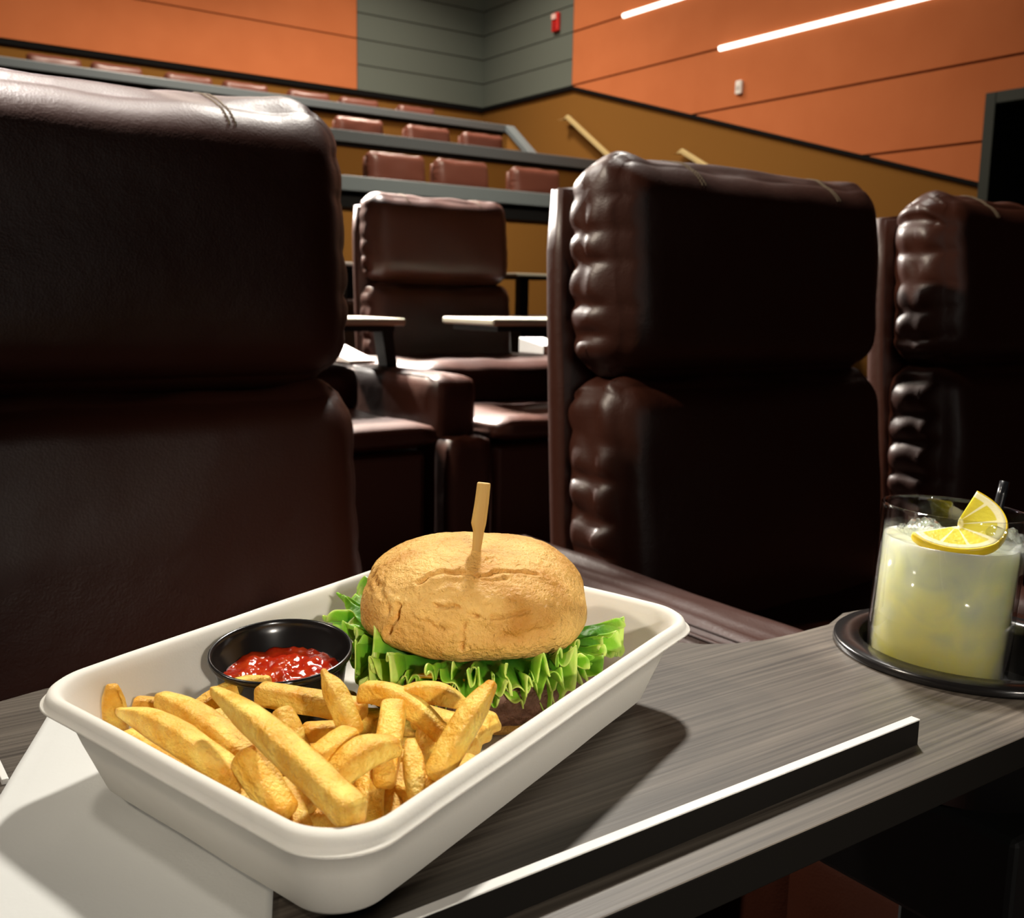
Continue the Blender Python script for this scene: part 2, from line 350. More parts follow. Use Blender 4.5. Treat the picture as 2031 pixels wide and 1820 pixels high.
def recliner(name, x0, x1, yf, floor, label, group, lm='leather', cuts=50, seed=1, legs=True, full=True, ruf=.010, H=1.118, sh=.56):
    """x0..x1 width of the headrest front, yf its front plane"""
    cx = (x0 + x1) / 2; W = x1 - x0
    o = empty(name, (cx, yf, floor), label=label, cat='recliner chair', group=group)
    L = M[lm]
    LN = .075
    bm = cushion(W - .012, .135, .325, .062, cuts, .018, ruf, .014, seed, 36, .004, .004)
    for v in bm.verts: v.co += Vector((0, .060 + LN * (v.co.z - .16), H - .1625))
    hr = mk('headrest', bm, L, o)
    bm = cushion(W - .012, .135, .40, .045, cuts if full else 12, .030, ruf * 1.1, .01, seed + 9, 32, .0, .003)
    for v in bm.verts: v.co += Vector((0, .052 + LN * (v.co.z - .36), H - .325 - .195))
    mk('backrest', bm, L, o)
    bm = cushion(W - .01, .05, H - .04, .02, 10, .0, .0, .0, seed, 10)
    for v in bm.verts: v.co += Vector((0, .142 + LN * (v.co.z - H / 2), (H - .04) / 2))
    mk('back_shell', bm, L, o)
    if cuts > 25:
        from mathutils.bvhtree import BVHTree
        hr.data.update(); bv = BVHTree.FromPolygons([v.co.copy() for v in hr.data.vertices], [tuple(p.vertices) for p in hr.data.polygons])
        for sx_ in (-.155, .155):
            bm = bmesh.new()
            for off in (-.0035, .0035):
                for k in range(26):
                    a = math.radians(-20 + 92 * k / 25); d_ = Vector((.12 * (k / 25), -math.sin(a), math.cos(a))).normalized()
                    h_, n_, _, _ = bv.ray_cast(Vector((sx_ + off, .06, H - .065)), d_)
                    if h_ is None: continue
                    t_ = Vector((0, -math.cos(a), -math.sin(a))) * .0022; c_ = h_ + n_ * .0004
                    tube(bm, [c_ - t_, c_, c_ + t_], .0011, 6)
            mk('stitching', bm, M['stitch_l'], hr, False)
    if full:
        sw = W + .10
        bm = cushion(sw, .52, .17, .05, 16, .01, .004, .0, seed + 4, 8)
        for v in bm.verts: v.co += Vector((0, -.21, sh - .085))
        mk('seat', bm, L, o)
        bm = cushion(sw + .02, .50, .07, .03, 14, .0, .004, .0, seed + 6, 8)
        for v in bm.verts: v.co += Vector((0, -.66, .39 - (.56 - sh)))
        if legs: mk('leg_rest', bm, L, o)
        else: bm.free()
        bm = bmesh.new(); box(bm, (-sw / 2, -.87 if legs else -.44, .0), (sw / 2, .10, (.345 if legs else .38) - (.56 - sh) * .6))
        bev(mk('base', bm, L, o, False), .02, 3)
    return o
def seat_arm(x0, x1, y0, y1, floor, top, label, ystep=None, group='leather armrests between the recliners', fh=.38):
    o = empty('armrest', ((x0 + x1) / 2, (y0 + y1) / 2, floor), label=label, cat='armrest', group=group)
    W, D, Hh = x1 - x0, y1 - y0, top - floor
    bm = cushion(W, D, Hh, .035, 16, .0, .001, 0, 3, 4, bulge=.001)
    for v in bm.verts: v.co.z += Hh / 2
    mk('arm_body', bm, M['leather'], o)
    bm = bmesh.new()
    for s in (.010, .020): tube(bm, [(-W / 2 + s, -D / 2 + .04 + (D - .1) * k / 8, Hh + .0005 - .0065 * (s < .015)) for k in range(9)], .0012, 6)
    mk('seam', bm, M['stitch'], o)
    if ystep:
        bm = cushion(W, ystep, fh, .025, 10, .0, .001, 0, 5, 4, bulge=.001)
        for v in bm.verts: v.co += Vector((0, -D / 2 - ystep / 2 + .02, fh / 2))
        mk('arm_foot', bm, M['leather'], o)
    return o
L_ch = recliner('recliner', -.07, .546, 1.10, F0, 'large near recliner at the left, its headrest top catching white light', 'near row recliners', seed=2, ruf=.006, H=1.137, sh=.46)
R_ch = recliner('recliner', .940, 1.545, 1.10, F0, 'near recliner right of centre with puckered left edge, behind the drink tray', 'near row recliners', seed=5, H=1.128, sh=.45)
RR_ch = recliner('recliner', 1.72, 2.32, 1.10, F0, 'near recliner cut off by the right edge of the photo', 'near row recliners', seed=11, H=1.130, sh=.45)
seat_arm(.727, .868, .56, 1.20, F0, -.33, 'near armrest between the burger tray and the dark recliner, sheen on top', ystep=.42, fh=.463)
seat_arm(.622, .718, .66, 1.19, F0, -.36, 'armrest of the large left recliner, mostly hidden behind the burger')
YC = 3.30
recliner('recliner', .52 * YC, .70 * YC, YC, F1, 'recliner standing alone in the gap, bright creased top, facing the camera', 'second row recliners', seed=8, cuts=40, H=1.132, ruf=.005)
recliner('recliner', .80, 1.385, YC, F1, 'recliner seen only by its bright leg rest, left of the armrest', 'second row recliners', seed=14, cuts=12)
seat_arm(1.475, 1.62, 2.45, 3.45, F1, -.215, 'armrest with rounded front in the gap between the two big recliners', ystep=.10, group='leather armrests of the second row')
seat_arm(2.44, 2.58, 2.45, 3.45, F1, -.215, 'armrest at the right of the lone chair, mostly behind the dark recliner', ystep=.10, group='leather armrests of the second row')

row3 = [(.519, .587), (.602, .670), (.705, .773)]; Y3 = 8.8
row4 = [(.483, .535), (.565, .618), (.636, .690)]; Y4 = 11.1
row5 = [(.192, .234), (.2445, .287), (.310, .352), (.365, .408), (.432, .473), (.487, .530), (.555, .598)]; Y5 = 13.5
def copy_tree(o):
    c = o.copy(); C.objects.link(c)
    for ch in o.children:
        k = ch.copy(); C.objects.link(k); k.parent = c
        for g in ch.children:
            q = g.copy(); C.objects.link(q); q.parent = k
    return c
ords = {3: ['left', 'middle', 'right'], 4: ['left', 'middle', 'right'], 5: ['first', 'second', 'third', 'fourth', 'fifth', 'sixth', 'last']}
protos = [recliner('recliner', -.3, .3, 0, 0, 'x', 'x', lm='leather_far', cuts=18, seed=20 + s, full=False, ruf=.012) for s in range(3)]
used = set(); n = 0
for row, Y, Fz, L in ((3, Y3, F3, row3), (4, Y4, F4, row4), (5, Y5, F5, row5)):
    for i, (a, b) in enumerate(L):
        p = protos[n % 3]
        c = p if n < 3 else copy_tree(p)
        n += 1
        c.location = ((a + b) / 2 * Y, Y, Fz)
        rn = {3: 'lowest raised row, just above the lowest cap rail', 4: 'middle raised row, just above the middle cap rail', 5: 'top row under the back wall, above the highest cap rail'}[row]
        c['label'] = 'red-brown recliner headrest, %s of %s in the %s' % (ords[row][i], {3: 'three', 4: 'three', 5: 'seven from the left'}[row], rn) if row != 5 else \
            'small headrest %s from the left in the top row under the back wall' % ords[5][i]
        if row == 3: c['label'] = 'red-brown headrest, %s of three just above the lowest cap rail' % ords[3][i]
        if row == 4: c['label'] = 'red-brown headrest, %s of three just above the middle cap rail' % ords[4][i]
        if row == 5 and i == 6: c['label'] = 'small headrest at the right end of the top row, nearest the grey corner'
        c['group'] = {3: 'headrests above the lowest rail', 4: 'headrests above the middle rail', 5: 'headrests of the top row'}[row]
        c['category'] = 'recliner chair'

# swing tables of the rows behind
def far_table(name, x0, x1, y0, y1, z, px, py, zb, label, m='tabletop_far', pw=.035, lean=0.):
    o = empty(name, (px, py, zb), label=label, cat='table', group='small swing tables of the rows behind')
    bm = bmesh.new(); box(bm, (x0, y0, z - .022), (x1, y1, z)); bev(mk('tabletop', rel(bm, o), M[m], o, False), .006, 3)
    bm = bmesh.new(); prism(bm, [(px - pw + lean, py - .03, z - .022), (px + pw + lean, py - .03, z - .022), (px + pw, py - .03, zb), (px - pw, py - .03, zb)], (0, .06, 0)); mk('post', rel(bm, o), M['bracket'], o, False)
    bm = bmesh.new(); box(bm, (x0 + .03, y0 + .02, z - .04), (x1 - .03, y1 - .02, z - .022)); mk('under_plate', rel(bm, o), M['bracket'], o, False)
far_table('swing_table', 1.10, 1.565, 2.78, 3.10, -.064, 1.545, 2.86, -.214, 'pale swing table seen edge-on left of the lone chair', lean=-.02, pw=.018)
far_table('swing_table', 1.78, 2.56, 2.62, 2.92, -.060, 2.51, 2.87, -.214, 'pale swing table seen edge-on in front of the lone chair, at its right')
far_table('swing_table', 3.95, 4.27, 5.55, 5.80, .17, 4.10, 5.7, -.109, 'thin far table on a black post against the brown wall')
bm = bmesh.new(); box(bm, (3.98, 5.5, -.18), (4.9, 5.9, -.11)); box(bm, (4.02, 5.6, F1), (4.85, 5.85, -.18)); tag(mk('console', bm, M['bracket'], None, False), 'black low console under the far table post by the brown wall', 'console')
far_table('swing_table', 2.45, 2.84, 5.5, 5.75, .195, 2.80, 5.6, -.019, 'dark edge of a far table beside the big left recliner', m='whiteedge', pw=.06)
seat_arm(2.60, 2.86, 5.1, 5.9, F1, -.02, 'far leather armrest glinting between the left recliner and the lone chair', group='leather armrests of the third row')
def card(x0, x1, y0, z0, y1, z1, zb, label):
    bm = bmesh.new(); prism(bm, [(x0, y0, zb), (x0, y0, z0), (x0, y1, z1), (x0, y1, zb)], (x1 - x0, 0, 0))
    return tag(bev(mk('white_panel', bm, M['white'], None, False), .003), label, 'panel', 'bright white panels on the second row armrests')
card(1.485, 1.578, 3.0, -.204, 3.30, -.150, -.214, 'bright white panel on the armrest beside the right edge of the big left recliner')
card(2.45, 2.57, 3.25, -.178, 3.42, -.152, -.214, 'small bright white panel low at the left edge of the dark recliner')

# ------------------------------------------------------------------ the near swing table
T = -.215
tb = empty('swing_table', (.60, .343, T), label='grey wood-grain swing table holding the food, with a raised front lip', cat='table')
def arc(cx, cy, r, a0, a1, n): return [(cx + r * math.cos(math.radians(a0 + (a1 - a0) * k / n)), cy + r * math.sin(math.radians(a0 + (a1 - a0) * k / n))) for k in range(n + 1)]
out = [(-.02, .252), (.56, .252)] + arc(.60, .343, .094, -78, 78, 20) + [(.60, .4372), (.57, .4262), (.535, .4255), (.505, .4275), (.485, .433), (.466, .443), (.452, .458), (.444, .475), (.438, .50)] + arc(.385, .53, .05, 0, 90, 8) + [(.30, .583), (.2, .585), (.104, .584), (.06, .572)] + arc(.02, .535, .035, 90, 180, 6)
HR = .0655
bm = bmesh.new()
def plate(bm, outer, hole, z0, z1):
    n = len(hole)
    for z in (z0, z1):
        vo = [bm.verts.new((x, y, z)) for x, y in outer]; vh = [bm.verts.new((x, y, z)) for x, y in hole]
        es = [bm.edges.new((vo[i], vo[(i + 1) % len(vo)])) for i in range(len(vo))] + [bm.edges.new((vh[i], vh[(i + 1) % n])) for i in range(n)]
        bmesh.ops.triangle_fill(bm, use_beauty=True, use_dissolve=False, edges=es)
        if z == z0: a, b = vo, vh
    for A, B in ((a, vo), (b, vh)):
        for i in range(len(A)): bm.faces.new((A[i], A[(i + 1) % len(A)], B[(i + 1) % len(A)], B[i]))
hole = arc(.60, .343, HR + .003, 0, 360, 48)[:-1]
plate(bm, out, hole, T - .017, T)
o = mk('tabletop', rel(bm, tb), [M['laminate'], M['lipdark']], tb, False)
for p in o.data.polygons: p.material_index = 0 if p.normal.z > .5 else 1
bev(o, .0008, 2, 50)
bm = bmesh.new()                                        # raised lip: front run and left run
def bar(a, b, w, z0, z1):
    a = Vector((a[0], a[1], 0)); b = Vector((b[0], b[1], 0)); t = (b - a).normalized(); n = Vector((-t.y, t.x, 0)) * w / 2
    prism(bm, [a - n + Vector((0, 0, z0)), b - n + Vector((0, 0, z0)), b + n + Vector((0, 0, z0)), a + n + Vector((0, 0, z0))], (0, 0, z1 - z0))
bar((.035, .270), (.447, .279), .0045, T - .0005, T + .0125)
bev(mk('front_lip', rel(bm, tb), M['lipdark'], tb, False), .0004, 2)
bm = bmesh.new(); bar((.035, .270), (.447, .279), .0049, T + .0125, T + .0133); bev(mk('lip_cap', rel(bm, tb), M['whiteedge'], tb, False, label='white top edge of the lip'), .0002, 1)
bm = bmesh.new(); bar((.0662, .474), (.0662, .502), .003, T - .0005, T + .0025)
bev(mk('side_lip', rel(bm, tb), M['whiteedge'], tb, False), .0004, 2)
for o in (tb.children[-1], tb.children[-2]): pass
bm = bmesh.new()
lathe(bm, [(.062, -.075), (.0635, -.072), (.0650, -.004), (.0652, .0026), (.0660, .0034), (.0800, .0036), (.0811, .0028), (.0818, -.0005), (.0800, -.003), (.0790, .0), (.0685, -.0005), (.0675, -.004), (.0665, -.077), (.0, -.077)], 72, (0, 0, 0))
lathe(bm, [(.0, -.0745), (.062, -.075)], 72)
bmesh.ops.remove_doubles(bm, verts=bm.verts, dist=1e-6)
for v in bm.verts: v.co.z += .002
ch = mk('cup_holder', bm, M['blackplastic'], tb, label='glossy black round cup holder')
bm = bmesh.new()                                        # swing bracket and post beneath
box(bm, (.44, .30, T - .045), (.72, .40, T - .0785 + .05)); 
box(bm, (.62, .31, T - .30), (.70, .39, T - .03)); box(bm, (.55, .275, T - .16), (.715, .41, T - .084))
bev(mk('swing_bracket', rel(bm, tb), M['bracket'], tb, False), .004)
bm = bmesh.new(); lathe(bm, [(.0, .30), (.028, .30), (.028, 0), (.0, 0)], 24, (.66, .35, T - .60)); mk('post', rel(bm, tb), M['bracket'], tb)
bm = bmesh.new(); box(bm, (.60, .27, F0), (.715, .43, T - .50)); bev(mk('pedestal', rel(bm, tb), M['bracket'], tb, False), .006)

# napkin under the tray
def napkin():
    bm = bmesh.new(); A = Vector((.102, .552)); d = Vector((-.402, -.916)); n = Vector((.916, -.402)); Wn, Ln = .116, .285
    NX, NY = 40, 70; V = []
    for top in (1, 0):
        V.append([[None] * (NX + 1) for _ in range(NY + 1)])
        for j in range(NY + 1):
            for i in range(NX + 1):
                p = A + d * (Ln * j / NY) + n * (Wn * i / NX)
                z = T + .0004 + (.0011 if top else 0)
                if top:
                    z += .0004 * fn((p.x * 40, p.y * 40, 0)) + .0003
                    e = abs(i - 2.0); z -= .0004 * math.exp(-e * e * 2)
                V[-1][j][i] = bm.verts.new((p.x, p.y, z))
    for g in V:
        for j in range(NY):
            for i in range(NX): bm.faces.new((g[j][i], g[j][i + 1], g[j + 1][i + 1], g[j + 1][i]))
    def rim(idx):
        for a, b in zip(idx[:-1], idx[1:]): bm.faces.new((V[0][a[0]][a[1]], V[0][b[0]][b[1]], V[1][b[0]][b[1]], V[1][a[0]][a[1]]))
    rim([(0, i) for i in range(NX + 1)]); rim([(NY, i) for i in range(NX + 1)]); rim([(j, 0) for j in range(NY + 1)]); rim([(j, NX) for j in range(NY + 1)])
    return bm
tag(mk('paper_napkin', napkin(), M['paper']), 'folded white paper napkin under the left end of the food tray', 'napkin')

# ------------------------------------------------------------------ the food tray
QC = [Vector((.0744, .4552)), Vector((.1254, .2625)), Vector((.3926, .3785)), Vector((.3409, .5724))]
CRN = [.88, .66, .88, 1.0]
def rquad(inset, r0, z, n=14, ne=10):
    P = []
    k = len(QC)
    L = []
    for i in range(k):                                  # inset edges
        a, b = QC[i], QC[(i + 1) % k]; t = (b - a).normalized(); nn = Vector((-t.y, t.x)); L.append((a + nn * inset, t))
    for i in range(k):
        (p, t), (q, s) = L[i - 1], L[i]
        den = t.x * s.y - t.y * s.x; lam = ((q.x - p.x) * s.y - (q.y - p.y) * s.x) / den; P.append(p + t * lam)
    pts = []
    for i in range(k):
        c, pr, nx = P[i], P[i - 1], P[(i + 1) % k]; a = (pr - c).normalized(); b = (nx - c).normalized()
        r = r0 * CRN[i]; ph = a.angle(b); tl = r / math.tan(ph / 2); ctr = c + (a + b).normalized() * (r / math.sin(ph / 2))
        s, e = c + a * tl - ctr, c + b * tl - ctr; a0 = math.atan2(s.y, s.x); da = math.atan2(s.x * e.y - s.y * e.x, s.dot(e))
        for j in range(n + 1):
            an = a0 + da * j / n; pts.append(ctr + Vector((math.cos(an), math.sin(an))) * r)
        s2 = pts[-1]
        nc, nn2 = P[(i + 1) % k], P[(i + 2) % k]; a2 = (c - nc).normalized(); b2 = (nn2 - nc).normalized(); tl2 = r0 * CRN[(i + 1) % k] / math.tan(a2.angle(b2) / 2); e2 = nc + a2 * tl2
        for j in range(1, ne): pts.append(s2.lerp(e2, j / ne))
    return [Vector((p.x, p.y, z)) for p in pts]
B = T + .0018
RZ = -.165
prof = [(.036, .024, B + .0012), (.0245, .026, B), (.0205, .028, B + .0018), (.0165, .030, B + .006), (.0095, .032, B + .025), (.0040, .033, RZ - .0062), (.0005, .034, RZ - .0066), (-.0030, .036, RZ - .0064), (-.0037, .036, RZ - .0059), (-.0032, .036, RZ - .0053), (-.0022, .036, RZ - .0049),
        (-.0018, .036, RZ - .0034), (-.0008, .035, RZ - .0012), (.0008, .034, RZ), (.0028, .033, RZ - .0003), (.0046, .032, RZ - .0022), (.0060, .031, RZ - .006), (.0122, .030, B + .025), (.0190, .028, B + .008), (.0230, .026, B + .0045), (.028, .022, B + .0032), (.048, .018, B + .0030)]
bm = bmesh.new(); rings = [rquad(*p) for p in prof]
for k, r_ in enumerate(rings):
    for p in r_: p.z += .0005 * fn((p.x * 14, p.y * 14, 0)); p.x += .0004 * fn((p.x * 30, p.y * 30, 5)); p.y += .0004 * fn((p.x * 30, p.y * 30, 9))
loft(bm, rings, True, True)
tray = tag(mk('takeout_tray', bm, M['fibre']), 'white moulded fibre takeout tray holding the burger and fries', 'food tray')
FL = B + .003                                           # inside floor of the tray

# ------------------------------------------------------------------ french fries
def fry_mat():
    m = mat('fried_potato', (.80, .47, .10), .42, .4, bump=[('n', 700, .7, .0016), ('n', 160, .6, .0026)], sss=(.15, (1, .40, .08), .004))
    nt = m.node_tree; b = nt.nodes['Principled BSDF']; tc = nt.nodes['Texture Coordinate']
    n = nt.nodes.new('ShaderNodeTexNoise'); n.inputs['Scale'].default_value = 90; n.inputs['Detail'].default_value = 5; nt.links.new(tc.outputs['Object'], n.inputs['Vector'])
    oi = nt.nodes.new('ShaderNodeObjectInfo')
    r = nt.nodes.new('ShaderNodeValToRGB'); e = r.color_ramp.elements; e[0].position = .32; e[0].color = (.78, .36, .018, 1); e[1].position = .66; e[1].color = (.98, .72, .16, 1)
    nt.links.new(n.outputs['Fac'], r.inputs[0])
    # edges browner: colour attribute 'edge'
    at_ = nt.nodes.new('ShaderNodeAttribute'); at_.attribute_name = 'edge'
    mx = nt.nodes.new('ShaderNodeMix'); mx.data_type = 'RGBA'; mx.inputs['B'].default_value = (.62, .25, .012, 1)
    nt.links.new(at_.outputs['Fac'], mx.inputs['Factor']); nt.links.new(r.outputs[0], mx.inputs['A'])
    hs = nt.nodes.new('ShaderNodeHueSaturation'); mr = nt.nodes.new('ShaderNodeMapRange'); mr.inputs['To Min'].default_value = .86; mr.inputs['To Max'].default_value = 1.05
    nt.links.new(oi.outputs['Random'], mr.inputs['Value']); nt.links.new(mr.outputs[0], hs.inputs['Value']); nt.links.new(mx.outputs['Result'], hs.inputs['Color'])
    nt.links.new(hs.outputs[0], b.inputs['Base Color'])
    return m
M['fry'] = fry_mat()
M['fry_tip'] = mat('dark_fried_spot', (.25, .10, .02), .5)
fseed = [0]
def fry(p0, p1, w, h, bend=.0, tip0=1., tip1=1., roll=0., side=0., label=None, crinkle=0):
    """a potato stick from p0 to p1 with squared section; tips taper to the given share"""
    fseed[0] += 1; sd = fseed[0]
    p0, p1 = Vector(p0), Vector(p1); d = p1 - p0; Ln = d.length; t = d.normalized()
    u = t.cross(Vector((0, 0, 1))).normalized(); v = u.cross(t).normalized()
    cr, sr = math.cos(roll), math.sin(roll); u, v = u * cr + v * sr, v * cr - u * sr
    mid = (p0 + p1) / 2
    o_rings = []; NR = 22; k4 = 28; edge = []
    for i in range(NR + 1):
        s = i / NR; c = p0 + d * s - mid
        c = c + Vector((0, 0, 1)) * bend * (1 - (2 * s - 1) ** 2) + u * side * (1 - (2 * s - 1) ** 2)
        sc = 1.0
        e0 = min(1, s / .45); e1 = min(1, (1 - s) / .45)
        sc *= (tip0 + (1 - tip0) * math.sin(e0 * PI / 2)); sc *= (tip1 + (1 - tip1) * math.sin(e1 * PI / 2))
        capr = .0028 / Ln
        if s < capr * 1: pass
        ring = []
        for j in range(k4):
            a = 2 * PI * j / k4 + PI / 4
            ca, sa = math.cos(a), math.sin(a); q = (abs(ca) ** 6 + abs(sa) ** 6) ** (-1 / 6)
            wob = 1 + .09 * fn((s * Ln * 60, ca * .8, sa * .8), 1, sd) + .03 * fn((s * Ln * 260, ca * 3, sa * 3), 1, sd + 40)
            if crinkle: wob *= 1 + .10 * math.sin(s * Ln * crinkle)
            ring.append(c + (u * ca * w / 2 + v * sa * h / 2) * q * sc * wob)
        o_rings.append(ring)
    # round the ends
    def endcap(r, dirv):
        c = sum(r, Vector()) / len(r); return [[c + (p - c) * f + dirv * g for p in r] for f, g in ((.90, .0012), (.68, .0022), (.35, .0026))]
    o_rings = endcap(o_rings[0], -t)[::-1] + o_rings + endcap(o_rings[-1], t)
    bm = bmesh.new(); lay = bm.verts.layers.float.new('edge') if False else None
    loft(bm, o_rings, True, True)
    me_o = mk('french_fry', bm, M['fry'])
    att = me_o.data.attributes.new('edge', 'FLOAT', 'POINT')
    vals = []
    for ri in range(len(o_rings)):
        for j in range(k4):
            a = 2 * PI * j / k4 + PI / 4; ed = (abs(math.sin(2 * a))) ** 6
            en = 1.0 if (ri < 4 or ri > len(o_rings) - 5) else 0
            x = .35 * ed + .25 * en + .25 * fn((ri * .5, math.cos(a), math.sin(a)), 1, sd + 11)
            vals.append(max(0, min(1, x)))
    att.data.foreach_set('value', vals)
    me_o.location = mid
    return tag(me_o, label, 'french fry', 'french fries in the tray')
def FR(a, b, za, zb, w, h=None, label='', **k):         # ends at photo pixels a, b and heights
    P0, P1 = at(a[0], a[1], za), at(b[0], b[1], zb)
    dep = FW.dot((P0 + P1) / 2); wm = w * dep / FPX
    return fry(P0, P1, wm, (h * dep / FPX) if h else wm * .95, label=label, **k)
# back and lower layer first
fries = [
 ((262, 1465), (400, 1540), -.184, -.186, 46, 46, dict(label='fry tucked under the curved fry along the left rim')),
 ((300, 1440), (440, 1490), -.186, -.188, 50, 46, dict(label='fry low between the curved fry and the notched fry')),
 ((640, 1540), (560, 1500), -.180, -.182, 50, 46, dict(label='shaded fry beside the middle of the longest fry')),
 ((690, 1530), (850, 1590), -.192, -.188, 50, 46, dict(label='shaded fry lying crosswise below the plump yellow fry')),
 ((900, 1440), (830, 1420), -.184, -.182, 46, 44, dict(label='shaded fry below the smooth golden one by the patty')),
 ((390, 1440), (350, 1500), -.188, -.190, 46, 44, dict(label='short shaded fry deep in the left half of the heap')),
 ((222, 1368), (232, 1462), -.166, -.194, 46, 42, dict(tip0=.55, label='upright fry leaning at the far left end of the tray')),
 ((275, 1400), (400, 1412), -.182, -.190, 30, 36, dict(label='pale fry behind the notched fry at the left')),
 ((392, 1410), (527, 1350), -.184, -.178, 34, 34, dict(tip1=.6, bend=.003, label='fry just below the sauce cup at its left, lying level')),
 ((425, 1425), (500, 1505), -.180, -.190, 44, 40, dict(label='short fry glimpsed left of the longest fry')),
 ((322, 1388), (490, 1506), -.170, -.180, 52, 56, dict(tip0=.65, bend=.002, label='broad fry with a notched top, left of the longest fry')),
 ((240, 1412), (462, 1546), -.170, -.178, 48, 54, dict(tip0=.35, bend=.004, label='curved fry with a brown spot along the tray rim at the left')),
 ((440, 1572), (500, 1600), -.184, -.190, 40, 40, dict(label='small fry corner peeking beside the near rim')),
 ((520, 1376), (715, 1408), -.174, -.176, 46, 44, dict(label='thick blocky fry lying level right below the sauce cup')),
 ((560, 1415), (596, 1505), -.168, -.184, 50, 40, dict(tip0=.8, label='flat pale fry right of the longest fry, near its middle')),
 ((612, 1452), (690, 1448), -.176, -.178, 40, 36, dict(label='short fry lying level in the middle of the heap')),
 ((725, 1372), (872, 1452), -.166, -.176, 40, 44, dict(bend=.005, tip1=.8, label='long curved pale fry right of the middle')),
 ((800, 1382), (930, 1402), -.166, -.170, 40, 42, dict(tip1=.4, bend=.004, label='smooth golden fry pointing right beneath the lettuce')),
 ((900, 1500), (966, 1425), -.186, -.176, 60, 40, dict(crinkle=900, label='yellow ridged fry behind the one leaning on the patty')),
 ((846, 1450), (852, 1525), -.178, -.190, 42, 40, dict(label='dark fry standing between two pale ones at the right')),
 ((735, 1500), (730, 1640), -.176, -.192, 60, 50, dict(label='orange fry in the shade right of the longest fry end')),
 ((560, 1560), (598, 1650), -.184, -.192, 46, 46, dict(label='stubby fry between the near rim and the longest fry')),
 ((788, 1530), (770, 1625), -.186, -.194, 50, 46, dict(label='deep orange fry low in the near right corner')),
 ((650, 1470), (600, 1600), -.192, -.196, 50, 46, dict(label='dark fry low beneath the longest fry')),
 ((780, 1405), (762, 1545), -.164, -.178, 52, 50, dict(tip1=.85, label='upright square fry with a browned top, right of centre')),
 ((645, 1338), (697, 1450), -.148, -.166, 42, 40, dict(tip0=.35, bend=.002, label='fry standing up against the sauce cup rim')),
 ((632, 1505), (692, 1462), -.168, -.166, 50, 46, dict(label='short square-ended fry in the middle of the heap')),
 ((648, 1562), (778, 1478), -.174, -.166, 62, 54, dict(tip0=.6, tip1=.75, bend=.004, label='plump yellow fry crossing the middle of the heap')),
 ((815, 1478), (828, 1585), -.168, -.180, 42, 42, dict(tip0=.6, tip1=.75, label='slim curved fry near the right rim of the tray')),
 ((846, 1562), (935, 1515), -.178, -.176, 42, 40, dict(label='fry lying along the right rim of the tray')),
 ((972, 1362), (868, 1535), -.148, -.172, 50, 44, dict(tip0=.5, bend=.002, label='pale fry leaning against the patty with its tip raised')),
 ((490, 1500), (560, 1612), -.168, -.184, 62, 56, dict(label='wide square-ended fry left of the longest fry, by the near rim')),
 ((428, 1372), (698, 1612), -.152, -.164, 58, 56, dict(tip0=.4, bend=.002, label='longest fry running across the heap to the near corner')),
]
for a, b, za, zb, w_, h_, k in fries: FR(a, b, za, zb, w_, h_, **k)
fill = random.Random(3)
for i in range(16):
    s, t_ = fill.uniform(.20, .46), fill.uniform(.28, .76)
    e = QC[1].lerp(QC[2], s); f_ = QC[0].lerp(QC[3], s); c = e.lerp(f_, t_)
    a = fill.uniform(0, PI); hl = .016; dx, dy = math.cos(a) * hl, math.sin(a) * hl; z = FL + .006 + fill.uniform(0, .008)
    fry((c.x - dx, c.y - dy, z), (c.x + dx, c.y + dy, z + fill.uniform(-.001, .002)), .0105, .0105, label='fry buried in the lower layer of the heap, barely visible')

# ------------------------------------------------------------------ sauce cup
sc_c = Vector((.1842, .4475, -.1678))
cup = empty('sauce_cup', sc_c, label='small black plastic cup of ketchup in the back corner of the tray', cat='sauce cup')
tv = (-(FW - Vector((0, 0, FW.z)))).normalized()        # the cup leans towards the fries
cup.rotation_mode = 'QUATERNION'; cup.rotation_quaternion = Vector((0, 0, 1)).rotation_difference((Vector((0, 0, 1)) + tv * .13).normalized())
bm = bmesh.new()
lathe(bm, [(.0, -.040), (.0250, -.040), (.0258, -.039), (.0315, -.004), (.0325, -.0032), (.0335, -.0022), (.0341, -.0008), (.0338, .0006), (.0330, .0010), (.0322, .0004), (.0316, -.0012), (.0310, -.0055), (.0300, -.0062), (.0248, -.038), (.0, -.0385)], 80)
bmesh.ops.remove_doubles(bm, verts=bm.verts, dist=1e-6)
mk('cup_body', bm, M['blackplastic'], cup)
km = mat('ketchup', (.34, .016, .004), .12, .6, bump=[('n', 260, .5, .0012)], sss=(.1, (1, .2, .1), .002), mottle=((.48, .05, .008), 120, .4, .75))
bm = bmesh.new(); NR, NA = 26, 72; rows = []
for i in range(NR + 1):
    r = .0288 * i / NR; row = []
    for j in range(NA):
        a = 2 * PI * j / NA; x, y = r * math.cos(a), r * math.sin(a)
        z = -.0125 + .0022 * fn((x * 120, y * 120, 0), 1, 4) + .0015 * fn((x * 300, y * 300, 0), 1, 6) + .0012 * math.exp(-((x - .004) ** 2 + (y - .004) ** 2) / .00008)
        if i == NR: z -= .001
        row.append(Vector((x, y, z)))
    rows.append(row)
rows.append([Vector((v.x * .94, v.y * .94, -.022)) for v in rows[-1]])
loft(bm, rows[1:], True, True); mk('ketchup', bm, km, cup, label='glistening red ketchup')

